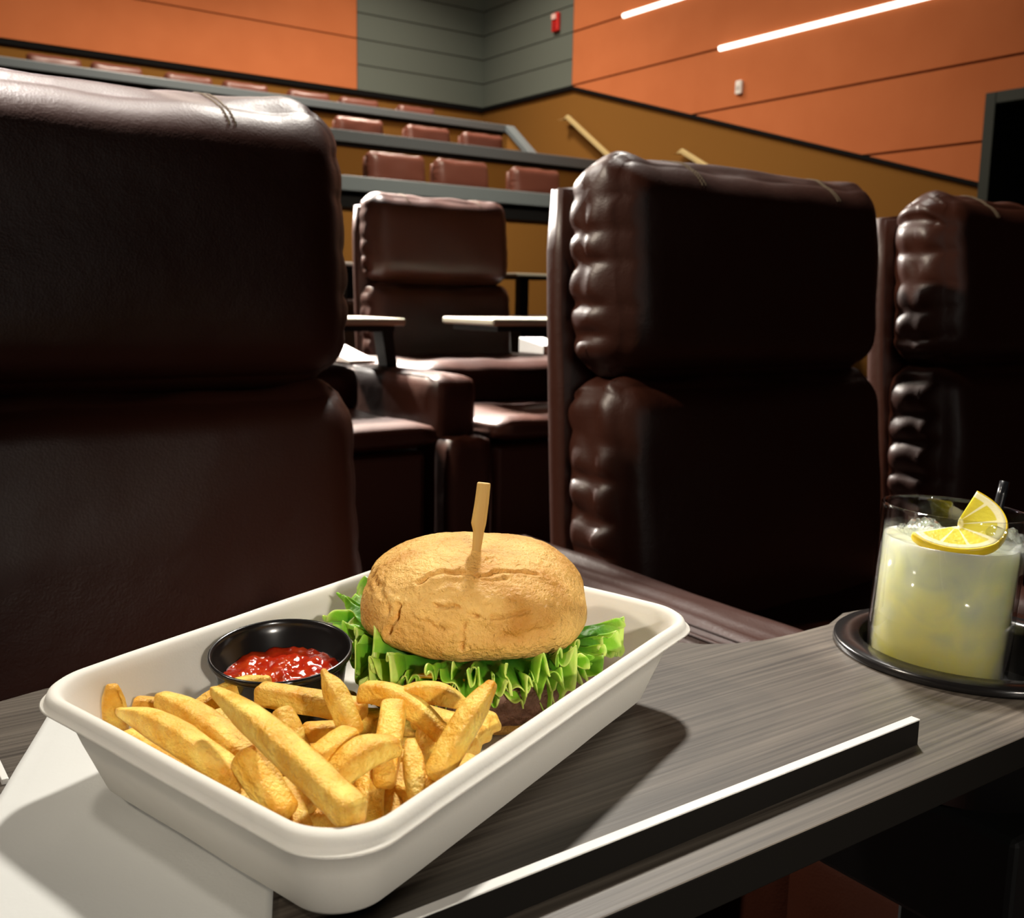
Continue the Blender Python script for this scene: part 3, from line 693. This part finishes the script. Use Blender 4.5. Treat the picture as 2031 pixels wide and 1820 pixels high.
# ------------------------------------------------------------------ burger
bc = Vector((.2850, .4322, 0))
burger = empty('burger', (bc.x, bc.y, FL), label='burger in a cracked golden bun with frilly green lettuce', cat='burger')
EX = Vector((RT.x, RT.y, 0)).normalized(); EY = Vector((-EX.y, EX.x, 0))
def bworld(u, v, z): return bc + EX * u + EY * v + Vector((0, 0, z))
ZB = -.1575                                             # widest level of the bun crown
BA, BB, BT, BBt = .0578, .056, .0355, .020
def bun_hit(px, py):                                    # point of the crown seen at a photo pixel
    d = (RT * (px - CX) + DN * (py - CY) + FW * FPX).normalized()
    lo, hi = .35, .75; prev = None; t = lo
    while t < hi:
        p = d * t; q = p - bc; u, v, z = q.dot(EX) / BA, q.dot(EY) / BB, (p.z - ZB); z /= (BT if z > 0 else BBt)
        f = abs(u) ** 2.5 + abs(v) ** 2.5
        f = f ** (2.5 / 2.5) + abs(z) ** 2.5 - 1
        if f < 0: return p
        t += .0006
    return None
def poly_hits(pts):
    out = []
    for (a, b) in zip(pts[:-1], pts[1:]):
        for k in range(6):
            s = k / 6; h = bun_hit(a[0] + (b[0] - a[0]) * s, a[1] + (b[1] - a[1]) * s)
            if h: out.append(h)
    return out
creases = [  # (pixels, width, depth)
 ([(826, 1155), (850, 1145), (880, 1137), (915, 1136), (945, 1141), (960, 1139), (1000, 1134), (1040, 1134), (1072, 1139)], 0.0012, 0.0034),
 ([(950, 1143), (960, 1152), (985, 1150), (1010, 1148)], 0.0009, 0.0014),
 ([(866, 1206), (900, 1202), (925, 1212), (950, 1221)], 0.0010, 0.0032),
 ([(975, 1224), (1000, 1223), (1030, 1218), (1052, 1212)], 0.0009, 0.0023),
 ([(789, 1205), (778, 1240), (768, 1262)], 0.0014, 0.0046),
 ([(735, 1125), (752, 1170), (770, 1215)], 0.0016, 0.0023),
 ([(924, 1215), (922, 1250), (914, 1290)], 0.0010, 0.0030),
 ([(963, 1115), (970, 1105), (990, 1104)], 0.0009, 0.0014),
 ([(1076, 1125), (1080, 1110), (1070, 1095)], 0.0009, 0.0011),
 ([(840, 1235), (870, 1245), (905, 1250)], 0.0016, 0.0016),
 ([(1000, 1262), (1050, 1255), (1100, 1240)], 0.0022, 0.0021),
 ([(800, 1205), (790, 1185)], 0.0010, 0.0014)]
CR = [(poly_hits(p), w_, d_) for p, w_, d_ in creases]
pick_hit = bun_hit(945, 1091)
from mathutils.kdtree import KDTree
KD = []
for pts, w_, d_ in CR:
    if not pts: continue
    kd = KDTree(len(pts))
    for i, p in enumerate(pts): kd.insert(p, i)
    kd.balance(); KD.append((kd, w_, d_))
bm = bmesh.new(); NU, NV = 400, 190; rings = []
for i in range(NV + 1):
    ph = PI * i / NV; ring = []
    for j in range(NU):
        th = 2 * PI * j / NU; ct, st_ = math.cos(th), math.sin(th)
        q = (abs(ct) ** 2.5 + abs(st_) ** 2.5) ** (-1 / 2.5)
        sp_ = math.sin(ph) ** (2 / 2.5) if math.sin(ph) > 0 else 0; cp = math.copysign(abs(math.cos(ph)) ** (2 / 2.5), math.cos(ph))
        zz = cp * (BT if cp > 0 else BBt)
        r = sp_
        p = bworld(BA * q * ct * r, BB * q * st_ * r, 0); p.z = ZB + zz
        n = Vector((p.x - bc.x, p.y - bc.y, (p.z - ZB) * 1.3 + .0)); n.normalize()
        w1 = .0022 * fn(p, 26, 2) + .0010 * fn(p, 70, 3) + .00035 * fn(p, 260, 4) + .00022 * fn(p, 600, 5)
        dsp = w1
        for kd, w_, d_ in KD:
            co, idx, dist = kd.find(p + Vector((fn(p, 150, 31), fn(p, 150, 32), fn(p, 150, 33))) * .0022)
            if dist < w_ * 4: 
                dsp -= d_ * .95 * (.6 + .8 * abs(fn(p, 90, 36))) * math.exp(-(dist / w_) ** 2); dsp += d_ * .18 * math.exp(-((dist - w_ * 2.2) / (w_ * 1.2)) ** 2)
        lowf = max(0, -(p.z - ZB) / BBt)
        dsp += .0018 * lowf * fn((th * 5, ph, 0), 1, 8)
        ring.append(p + n * dsp - bc - Vector((0, 0, FL)))
    rings.append(ring)
loft(bm, rings[1:-1], True, True)
bunm = mat('toasted_bun', (.50, .22, .055), .47, .4, bump=[('n', 420, .8, .0022), ('n', 1300, .6, .0010), ('n', 130, .6, .0035)], sss=(.06, (1, .5, .2), .003))
nt = bunm.node_tree; b_ = nt.nodes['Principled BSDF']; tcn = nt.nodes['Texture Coordinate']
n1 = nt.nodes.new('ShaderNodeTexNoise'); n1.inputs['Scale'].default_value = 38; n1.inputs['Detail'].default_value = 8; nt.links.new(tcn.outputs['Object'], n1.inputs['Vector'])
r1 = nt.nodes.new('ShaderNodeValToRGB'); e = r1.color_ramp.elements; e[0].position = .30; e[0].color = (.52, .225, .032, 1); e[1].position = .70; e[1].color = (.90, .56, .17, 1)
nt.links.new(n1.outputs['Fac'], r1.inputs[0])
sx = nt.nodes.new('ShaderNodeSeparateXYZ'); nt.links.new(tcn.outputs['Object'], sx.inputs[0])
mr = nt.nodes.new('ShaderNodeMapRange'); mr.inputs['From Min'].default_value = (ZB - FL) - .016; mr.inputs['From Max'].default_value = (ZB - FL) + .004; nt.links.new(sx.outputs['Z'], mr.inputs['Value'])
mx = nt.nodes.new('ShaderNodeMix'); mx.data_type = 'RGBA'; mx.inputs['A'].default_value = (.85, .47, .13, 1); nt.links.new(mr.outputs[0], mx.inputs['Factor']); nt.links.new(r1.outputs[0], mx.inputs['B']); nt.links.new(mx.outputs['Result'], b_.inputs['Base Color'])
mk('bun_top', bm, bunm, burger)
def disc(name, ru, rv, z0, z1, m, amp, fq, sd, off=(0, 0), label=None):
    bm = bmesh.new(); rings = []
    for (f, z) in [(.3, z0), (.85, z0), (.97, z0 + (z1 - z0) * .15), (1.0, z0 + (z1 - z0) * .4), (1.0, z0 + (z1 - z0) * .65), (.96, z1 - (z1 - z0) * .1), (.85, z1), (.3, z1)]:
        ring = []
        for j in range(160):
            th = 2 * PI * j / 160; c_, s_ = math.cos(th), math.sin(th); k = 1 + amp * fn((c_ * fq, s_ * fq, z * 200), 1, sd) + amp * .4 * fn((c_ * fq * 4, s_ * fq * 4, z * 600), 1, sd)
            p = bworld((off[0] + ru * c_ * k) * f, (off[1] + rv * s_ * k) * f, 0); p.z = z + .0008 * fn((c_ * 6, s_ * 6, z * 90), 1, sd); ring.append(p - bc - Vector((0, 0, FL)))
        rings.append(ring)
    loft(bm, rings, True, True); return mk(name, bm, m, burger, label=label)
disc('bun_bottom', .052, .050, FL + .0005, FL + .009, bunm, .03, 2, 3)
disc('patty', .061, .0585, FL + .0080, FL + .0325, mat('grilled_beef', (.13, .055, .035), .5, .5, bump=[('n', 300, .9, .003), ('n', 900, .5, .001)], mottle=((.26, .13, .095), 220, .35, .7)), .05, 4, 5, off=(.002, -.003))
disc('onion_slice', .044, .044, FL + .0325, FL + .0355, mat('raw_onion', (.82, .80, .68), .3, .5, sss=(.4, (1, 1, .8), .004)), .02, 2, 7, off=(.019, -.006), label='translucent white onion slice')
# cheese: a thin sheet with drips over the patty edge
cm = mat('melted_cheese', (.72, .42, .03), .3, .5)
bm = bmesh.new(); rings = []
for k, (f, dz) in enumerate([(.5, .0), (.9, .0), (1.0, -.0004), (1.012, -.0012), (1.016, -.0026), (1.008, -.0028), (.99, -.0012), (.9, -.0012), (.5, -.0012)]):
    ring = []
    for j in range(120):
        th = 2 * PI * j / 120; dr_ = .5 + 1.1 * fn((math.cos(th) * 3, math.sin(th) * 3, 0), 1, 15)
        p = bworld(.0585 * f * math.cos(th), .056 * f * math.sin(th), 0); p.z = FL + .0338 + dz * (max(.1, dr_) * 1.8 if f > .98 else 1); ring.append(p - bc - Vector((0, 0, FL)))
    rings.append(ring)
loft(bm, rings, True, True); mk('cheese', bm, cm, burger)
# lettuce: a ruffled collar with a big leaf at the left
lm = mat('lettuce', (.10, .30, .02), .35, .5, bump=[('n', 380, .4, .001)], sss=(.25, (.4, 1, .1), .004))
nt = lm.node_tree; b_ = nt.nodes['Principled BSDF']; tcn = nt.nodes['Texture Coordinate']
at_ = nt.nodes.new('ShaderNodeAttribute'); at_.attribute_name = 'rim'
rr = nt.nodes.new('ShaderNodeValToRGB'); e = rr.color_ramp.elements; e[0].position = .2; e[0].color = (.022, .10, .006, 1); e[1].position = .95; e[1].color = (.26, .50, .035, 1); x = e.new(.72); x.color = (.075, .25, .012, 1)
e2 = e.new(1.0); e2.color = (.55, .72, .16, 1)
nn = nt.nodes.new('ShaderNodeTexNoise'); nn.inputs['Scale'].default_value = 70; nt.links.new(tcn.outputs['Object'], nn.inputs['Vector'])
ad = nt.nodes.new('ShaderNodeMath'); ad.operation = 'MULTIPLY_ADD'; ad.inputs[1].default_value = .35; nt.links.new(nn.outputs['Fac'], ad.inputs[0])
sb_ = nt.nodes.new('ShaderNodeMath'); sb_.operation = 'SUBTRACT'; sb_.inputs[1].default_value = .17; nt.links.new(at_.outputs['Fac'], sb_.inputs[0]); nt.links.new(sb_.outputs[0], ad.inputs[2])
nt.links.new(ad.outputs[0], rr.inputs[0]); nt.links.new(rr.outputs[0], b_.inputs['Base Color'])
def leaf(name, th0, th1, r_in, r_out, z_in, z_out, amp, waves, sd, nA, label=None, rv=.007):
    """ruffled leaf edge round the bun: angle from th0 to th1, frills of several sizes"""
    bm = bmesh.new(); NRr = 26; rings = []; rim = []
    for i in range(NRr + 1):
        f = i / NRr; row = []
        for j in range(nA + 1):
            s = j / nA; th = th0 + (th1 - th0) * s; env = min(1, s * 8, (1 - s) * 8)
            ph = s * waves * 2 * PI + 5.0 * fn((s * waves * .45, 0, 0), 1, sd)
            big = fn((s * waves * .33, 3, 0), 1, sd + 8)
            jag = (.0060 * abs(fn((s * waves * 2.2, 0, 0), 1, sd + 2)) + .0046 * fn((s * waves * 6, 0, 0), 1, sd + 3)) * f ** 4 * 2
            ro = r_out(th) if callable(r_out) else r_out
            td = (math.degrees(th) % 360 - 206) / 20; ro -= .011 * math.exp(-td * td)
            ro += rv * big * 1.6
            A = amp * f ** 1.3 * env * (.55 + 1.1 * abs(fn((s * waves * .6, 9, 0), 1, sd + 21)))
            r = r_in + (ro - r_in) * f * (.35 + .65 * env) + jag + .55 * A * math.sin(ph * 1.0 + 1.2) * f
            zo = z_out(th) if callable(z_out) else z_out
            z = z_in + (zo - z_in) * f ** 1.4 + A * math.sin(ph) + A * .55 * math.sin(ph * 2.3 + 1) * f ** 2 + A * .42 * math.sin(ph * 4.7 + 2 * fn((s * 30, 0, 0), 1, sd + 5)) * f ** 3 + .006 * big * f + .0016 * fn((r * 130, th * 9, 0), 1, sd + 4) * f
            thh = th + A * 10.0 * math.cos(ph + .6)
            p = bworld(r * math.cos(thh), r * math.sin(thh) * .97, 0)
            dc = Vector((p.x - sc_c.x, p.y - sc_c.y))
            if dc.length < .0355 and z < sc_c.z + .012: dc = dc.normalized() * .0355; p.x = sc_c.x + dc.x; p.y = sc_c.y + dc.y
            p.z = max(z, FL + .004)
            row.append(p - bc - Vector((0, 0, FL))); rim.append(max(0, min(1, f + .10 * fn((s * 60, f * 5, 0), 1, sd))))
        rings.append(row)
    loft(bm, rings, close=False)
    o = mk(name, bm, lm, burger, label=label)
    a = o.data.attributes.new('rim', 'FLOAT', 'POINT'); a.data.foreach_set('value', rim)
    md = o.modifiers.new('thick', 'SOLIDIFY'); md.thickness = .0006
    return o
ZL = FL + .0370
leaf('lettuce_leaf', math.radians(-188), math.radians(-20), .044, lambda th: .065, ZL + .001, lambda th: ZL - .003, .0110, 12, 31, 1200)
leaf('lettuce_leaf', math.radians(-165), math.radians(-25), .046, lambda th: .061, ZL - .001, lambda th: ZL - .009, .0085, 9, 57, 900)
leaf('lettuce_leaf', math.radians(112), math.radians(186), .045, lambda th: .080, ZL + .001, lambda th: ZL + .006, .0075, 5, 77, 460)
leaf('lettuce_leaf', math.radians(182), math.radians(250), .045, lambda th: .064, ZL + .000, lambda th: ZL - .016, .0065, 5, 41, 460)
leaf('lettuce_leaf', math.radians(-48), math.radians(14), .045, lambda th: .070, ZL + .001, lambda th: ZL + .000, .0070, 4, 93, 380)

# bamboo pick
pk_top = pick_hit + Vector((0, 0, 0))
topc = None
dtop = RT * (960 - CX) + DN * (957 - CY) + FW * FPX
# the pick leans slightly to the right and stands about 4 cm clear of the bun
tt = FW.dot(pick_hit) ; top_pt = dtop * ((tt - .002) / FPX)
pick = empty('bamboo_pick', pick_hit, label='flat-headed bamboo pick standing upright in the top of the bun', cat='food pick')
ax = (top_pt - pick_hit); axn = ax.normalized(); Lp = ax.length
uu = (RT - axn * RT.dot(axn)).normalized(); vv = axn.cross(uu)
bm = bmesh.new(); rings = []
for f, wu, wv, ou in [(-.5, .0008, .0008, 0), (-.2, .0016, .0014, 0), (0, .0022, .0018, 0), (.12, .0024, .0020, 0), (.28, .0027, .0022, 0), (.36, .0034, .0024, -.0003), (.40, .0037, .0024, -.0004), (.70, .0035, .0024, 0), (.985, .0033, .0024, .0), (1.0, .0029, .0020, .0)]:
    rings.append([axn * (Lp * f) + uu * (ou + a_ * wu) + vv * (b__ * wv) for a_, b__ in ((-1, -.55), (-.55, -1), (.55, -1), (1, -.55), (1, .55), (.55, 1), (-.55, 1), (-1, .55))])
loft(bm, rings, True, True); bev(mk('stick', bm, M['wood'], pick, False), .0002, 1)

# ------------------------------------------------------------------ drink
GB = Vector((.5752, .3504, -.2375)); GA = Vector((.040, -.028, 1)).normalized(); GR = .0425; GH = .1165
gl = empty('drinking_glass', GB, label='clear tumbler of cloudy lemonade standing in the cup holder', cat='glass')
gl.rotation_mode = 'QUATERNION'; gl.rotation_quaternion = Vector((0, 0, 1)).rotation_difference(GA)
def clear(name, ior, rough, tint, haze=0):
    m = bpy.data.materials.new(name); m.use_nodes = True; nt = m.node_tree; nt.nodes.remove(nt.nodes['Principled BSDF'])
    tr = nt.nodes.new('ShaderNodeBsdfTransparent'); tr.inputs[0].default_value = (*tint, 1)
    g = nt.nodes.new('ShaderNodeBsdfGlossy'); g.inputs['Roughness'].default_value = rough
    f = nt.nodes.new('ShaderNodeLayerWeight'); pw = nt.nodes.new('ShaderNodeMath'); pw.operation = 'POWER'; pw.inputs[1].default_value = 3.0; nt.links.new(f.outputs['Facing'], pw.inputs[0])
    fm = nt.nodes.new('ShaderNodeMath'); fm.operation = 'MULTIPLY_ADD'; fm.inputs[1].default_value = .85; fm.inputs[2].default_value = .05; nt.links.new(pw.outputs[0], fm.inputs[0])
    mx = nt.nodes.new('ShaderNodeMixShader'); nt.links.new(fm.outputs[0], mx.inputs[0])
    last = tr
    if haze:
        tl = nt.nodes.new('ShaderNodeBsdfTranslucent'); tl.inputs[0].default_value = (.8, .82, .78, 1)
        m2 = nt.nodes.new('ShaderNodeMixShader'); m2.inputs[0].default_value = haze; nt.links.new(tr.outputs[0], m2.inputs[1]); nt.links.new(tl.outputs[0], m2.inputs[2]); last = m2
    nt.links.new(last.outputs[0], mx.inputs[1]); nt.links.new(g.outputs[0], mx.inputs[2]); nt.links.new(mx.outputs[0], nt.nodes['Material Output'].inputs[0])
    if haze:
        tc = nt.nodes.new('ShaderNodeTexCoord'); n = nt.nodes.new('ShaderNodeTexNoise'); n.inputs['Scale'].default_value = 110; nt.links.new(tc.outputs['Object'], n.inputs['Vector'])
        bp = nt.nodes.new('ShaderNodeBump'); bp.inputs['Strength'].default_value = .8; bp.inputs['Distance'].default_value = .004; nt.links.new(n.outputs['Fac'], bp.inputs['Height'])
        nt.links.new(bp.outputs[0], g.inputs['Normal']); nt.links.new(bp.outputs[0], f.inputs['Normal'])
    return m
glassm = clear('clear_glass', 1.45, .02, (.97, .97, .96))
bm = bmesh.new()
lathe(bm, [(.0, 0), (GR - .004, 0), (GR - .0015, .0012), (GR - .0008, .004), (GR, GH - .003), (GR + .0002, GH - .0008), (GR - .0006, GH), (GR - .0016, GH), (GR - .0022, GH - .001), (GR - .0024, GH - .004), (GR - .0032, .008), (GR - .006, .0065), (.0, .0065)], 96)
bmesh.ops.remove_doubles(bm, verts=bm.verts, dist=1e-6)
mk('tumbler', bm, glassm, gl)
lq = mat('cloudy_lemonade', (.62, .62, .36), .08, .5, sss=(1.0, (1, 1, .7), .05), ior=1.33)
nt = lq.node_tree; b_ = nt.nodes['Principled BSDF']; tcn = nt.nodes['Texture Coordinate']
sx = nt.nodes.new('ShaderNodeSeparateXYZ'); nt.links.new(tcn.outputs['Object'], sx.inputs[0])
n1 = nt.nodes.new('ShaderNodeTexNoise'); n1.inputs['Scale'].default_value = 36; n1.inputs['Detail'].default_value = 2; n1.inputs['Distortion'].default_value = 1.2; nt.links.new(tcn.outputs['Object'], n1.inputs['Vector'])
ml = nt.nodes.new('ShaderNodeMath'); ml.operation = 'MULTIPLY_ADD'; ml.inputs[1].default_value = .09; nt.links.new(n1.outputs['Fac'], ml.inputs[0]); nt.links.new(sx.outputs['Z'], ml.inputs[2])
r1 = nt.nodes.new('ShaderNodeValToRGB'); e = r1.color_ramp.elements; mrr = nt.nodes.new('ShaderNodeMapRange'); mrr.inputs['From Min'].default_value = .045; mrr.inputs['From Max'].default_value = .145; nt.links.new(ml.outputs[0], mrr.inputs['Value']); nt.links.new(mrr.outputs[0], r1.inputs[0])
e[0].position = 0; e[0].color = (.95, .86, .24, 1); e[1].position = 1; e[1].color = (.58, .61, .50, 1); x = e.new(.35); x.color = (.88, .84, .42, 1); x = e.new(.7); x.color = (.70, .72, .50, 1)
nt.links.new(r1.outputs[0], b_.inputs['Base Color'])
LZ = GH - .0200
bm = bmesh.new(); NR, NA = 16, 64; rows = [[Vector((r_ * math.cos(2 * PI * j / NA), r_ * math.sin(2 * PI * j / NA), z)) for j in range(NA)] for r_, z in ((.02, .0085), (GR - .006, .0085), (GR - .0042, .0105), (GR - .0037, .05), (GR - .0033, LZ))]
for i in range(NR - 1, 0, -1):
    rr_ = (GR - .0033) * i / NR; rows.append([Vector((rr_ * math.cos(2 * PI * j / NA), rr_ * math.sin(2 * PI * j / NA), LZ - .001 + .0014 * fn((rr_ * math.cos(2 * PI * j / NA) * 90, rr_ * math.sin(2 * PI * j / NA) * 90, 0), 1, 3))) for j in range(NA)])
loft(bm, rows, True, True); mk('lemonade', bm, lq, gl, label='cloudy pale yellow lemonade')
ice = clear('ice', 1.40, .05, (.93, .95, .95), .22)
def ice_cube(off, rot, s, label):
    bm = cushion(s, s * .8, s * .8, s * .22, 7, 0, 0, 0, 1, 5)
    for v in bm.verts: v.co += Vector((fn(v.co, 90, 1), fn(v.co, 90, 2), fn(v.co, 90, 3))) * .002
    o = mk('ice_cube', bm, ice); o.location = GB + (gl.rotation_quaternion @ Vector(off)); o.rotation_euler = rot
    return tag(o, label, 'ice cube', 'ice cubes in the lemonade')
def gpt(u, v, z): return (EX * u + EY * v) + Vector((0, 0, z))
ice_cube(gpt(.026, -.016, LZ - .001), (.4, .6, .3), .024, 'ice cube at the right side of the drink under the lemon slice')
ice_cube(gpt(-.014, .012, LZ - .003), (.2, .3, 1.0), .024, 'ice cube at the back left of the drink surface')
ice_cube(gpt(-.002, -.018, LZ - .0085), (.9, .3, .2), .022, 'ice cube just under the surface at the front of the drink')
# lemon slice with a cut, twisted open
lem = empty('lemon_slice', GB + (gl.rotation_quaternion @ gpt(-.003, -.012, LZ + .0085)), label='twisted lemon slice resting on the drink at the rim', cat='lemon slice')
rindm = mat('lemon_rind', (.86, .60, .01), .35, .5, bump=[('n', 900, .3, .0004)])
fl = mat('lemon_flesh', (.80, .68, .12), .25, .5, bump=[('n', 300, .4, .0008)], sss=(.3, (1, .9, .3), .004))
nt = fl.node_tree; b_ = nt.nodes['Principled BSDF']
at_ = nt.nodes.new('ShaderNodeAttribute'); at_.attribute_name = 'flesh'; r1 = nt.nodes.new('ShaderNodeValToRGB'); e = r1.color_ramp.elements
e[0].position = .35; e[0].color = (.88, .82, .50, 1); e[1].position = .75; e[1].color = (.72, .62, .06, 1); nt.links.new(at_.outputs['Fac'], r1.inputs[0]); nt.links.new(r1.outputs[0], b_.inputs['Base Color'])
def lemon():
    R_, th = .028, .0058; N, K = 96, 14; A0, A1 = math.radians(188), math.radians(188 + 222)
    def P(a, r, s):
        f = (a - A0) / (A1 - A0)
        base = Vector((r * math.cos(a), r * math.sin(a) * .9, 0))
        lift = .028 * max(0, f - .50) ** 1.2 * (.3 + .7 * r / R_) ; z = lift + s * th / 2 + .0
        y = base.y
        return Vector((base.x, y, z))
    bm = bmesh.new(); vals = []; rings = []
    for i in range(N + 1):
        a = A0 + (A1 - A0) * i / N; row = []
        for k in range(K + 1): row.append(P(a, R_ * (.02 + .94 * k / K), 1)); sec = abs(math.sin((a - A0) * 4.5)) ** .5; f = k / K; vals.append((sec > .45) * (1 if .12 < f < .80 else 0) * 1.0)
        for k in range(K, -1, -1): row.append(P(a, R_ * (.02 + .94 * k / K), -1)); sec = abs(math.sin((a - A0) * 4.5)) ** .5; f = k / K; vals.append((sec > .45) * (1 if .12 < f < .80 else 0) * 1.0)
        rings.append(row)
    loft(bm, rings, True, True)
    o1 = mk('flesh', bm, fl, lem); o1.data.attributes.new('flesh', 'FLOAT', 'POINT').data.foreach_set('value', vals)
    bm = bmesh.new(); rings = []
    for i in range(N + 1):
        a = A0 + (A1 - A0) * i / N; rings.append([P(a, R_ * r, s) for r, s in ((.955, 1.02), (.985, .95), (1.005, .5), (1.012, 0), (1.005, -.5), (.985, -.95), (.955, -1.02))])
    loft(bm, rings, True, True); mk('rind', bm, rindm, lem, label='bright yellow rind')
lemon()
XX = Vector((EX.x, EX.y, 0)); ZN = (Vector((0, 0, 1)) * .93 - EY * .34 - EX * .10).normalized(); XL = (XX - ZN * XX.dot(ZN)).normalized(); YL = ZN.cross(XL)
lem.rotation_mode = 'QUATERNION'; lem.rotation_quaternion = Matrix((XL, YL, ZN)).transposed().to_quaternion()
# straw
s0 = GB + (gl.rotation_quaternion @ gpt(.020, .004, .045)); dst = RT * (1993 - CX) + DN * (955 - CY) + FW * FPX; s1 = dst * ((FW.dot(GB) + .0) / FPX)
bm = bmesh.new(); pts = [s0.lerp(s1, k / 10) - s0 for k in range(11)]; tube(bm, pts, .0030, 16, False)
o = mk('straw', bm, mat('black_straw', (.012, .013, .016), .22, .6)); o.location = s0; tag(o, 'thin black straw standing in the glass behind the lemon slice', 'straw')
md = o.modifiers.new('thick', 'SOLIDIFY'); md.thickness = .0005

# everything above was measured from the viewpoint: lift it so that the near floor lies at zero
for o in list(C.objects):
    if o.parent is None: o.location.z += UP
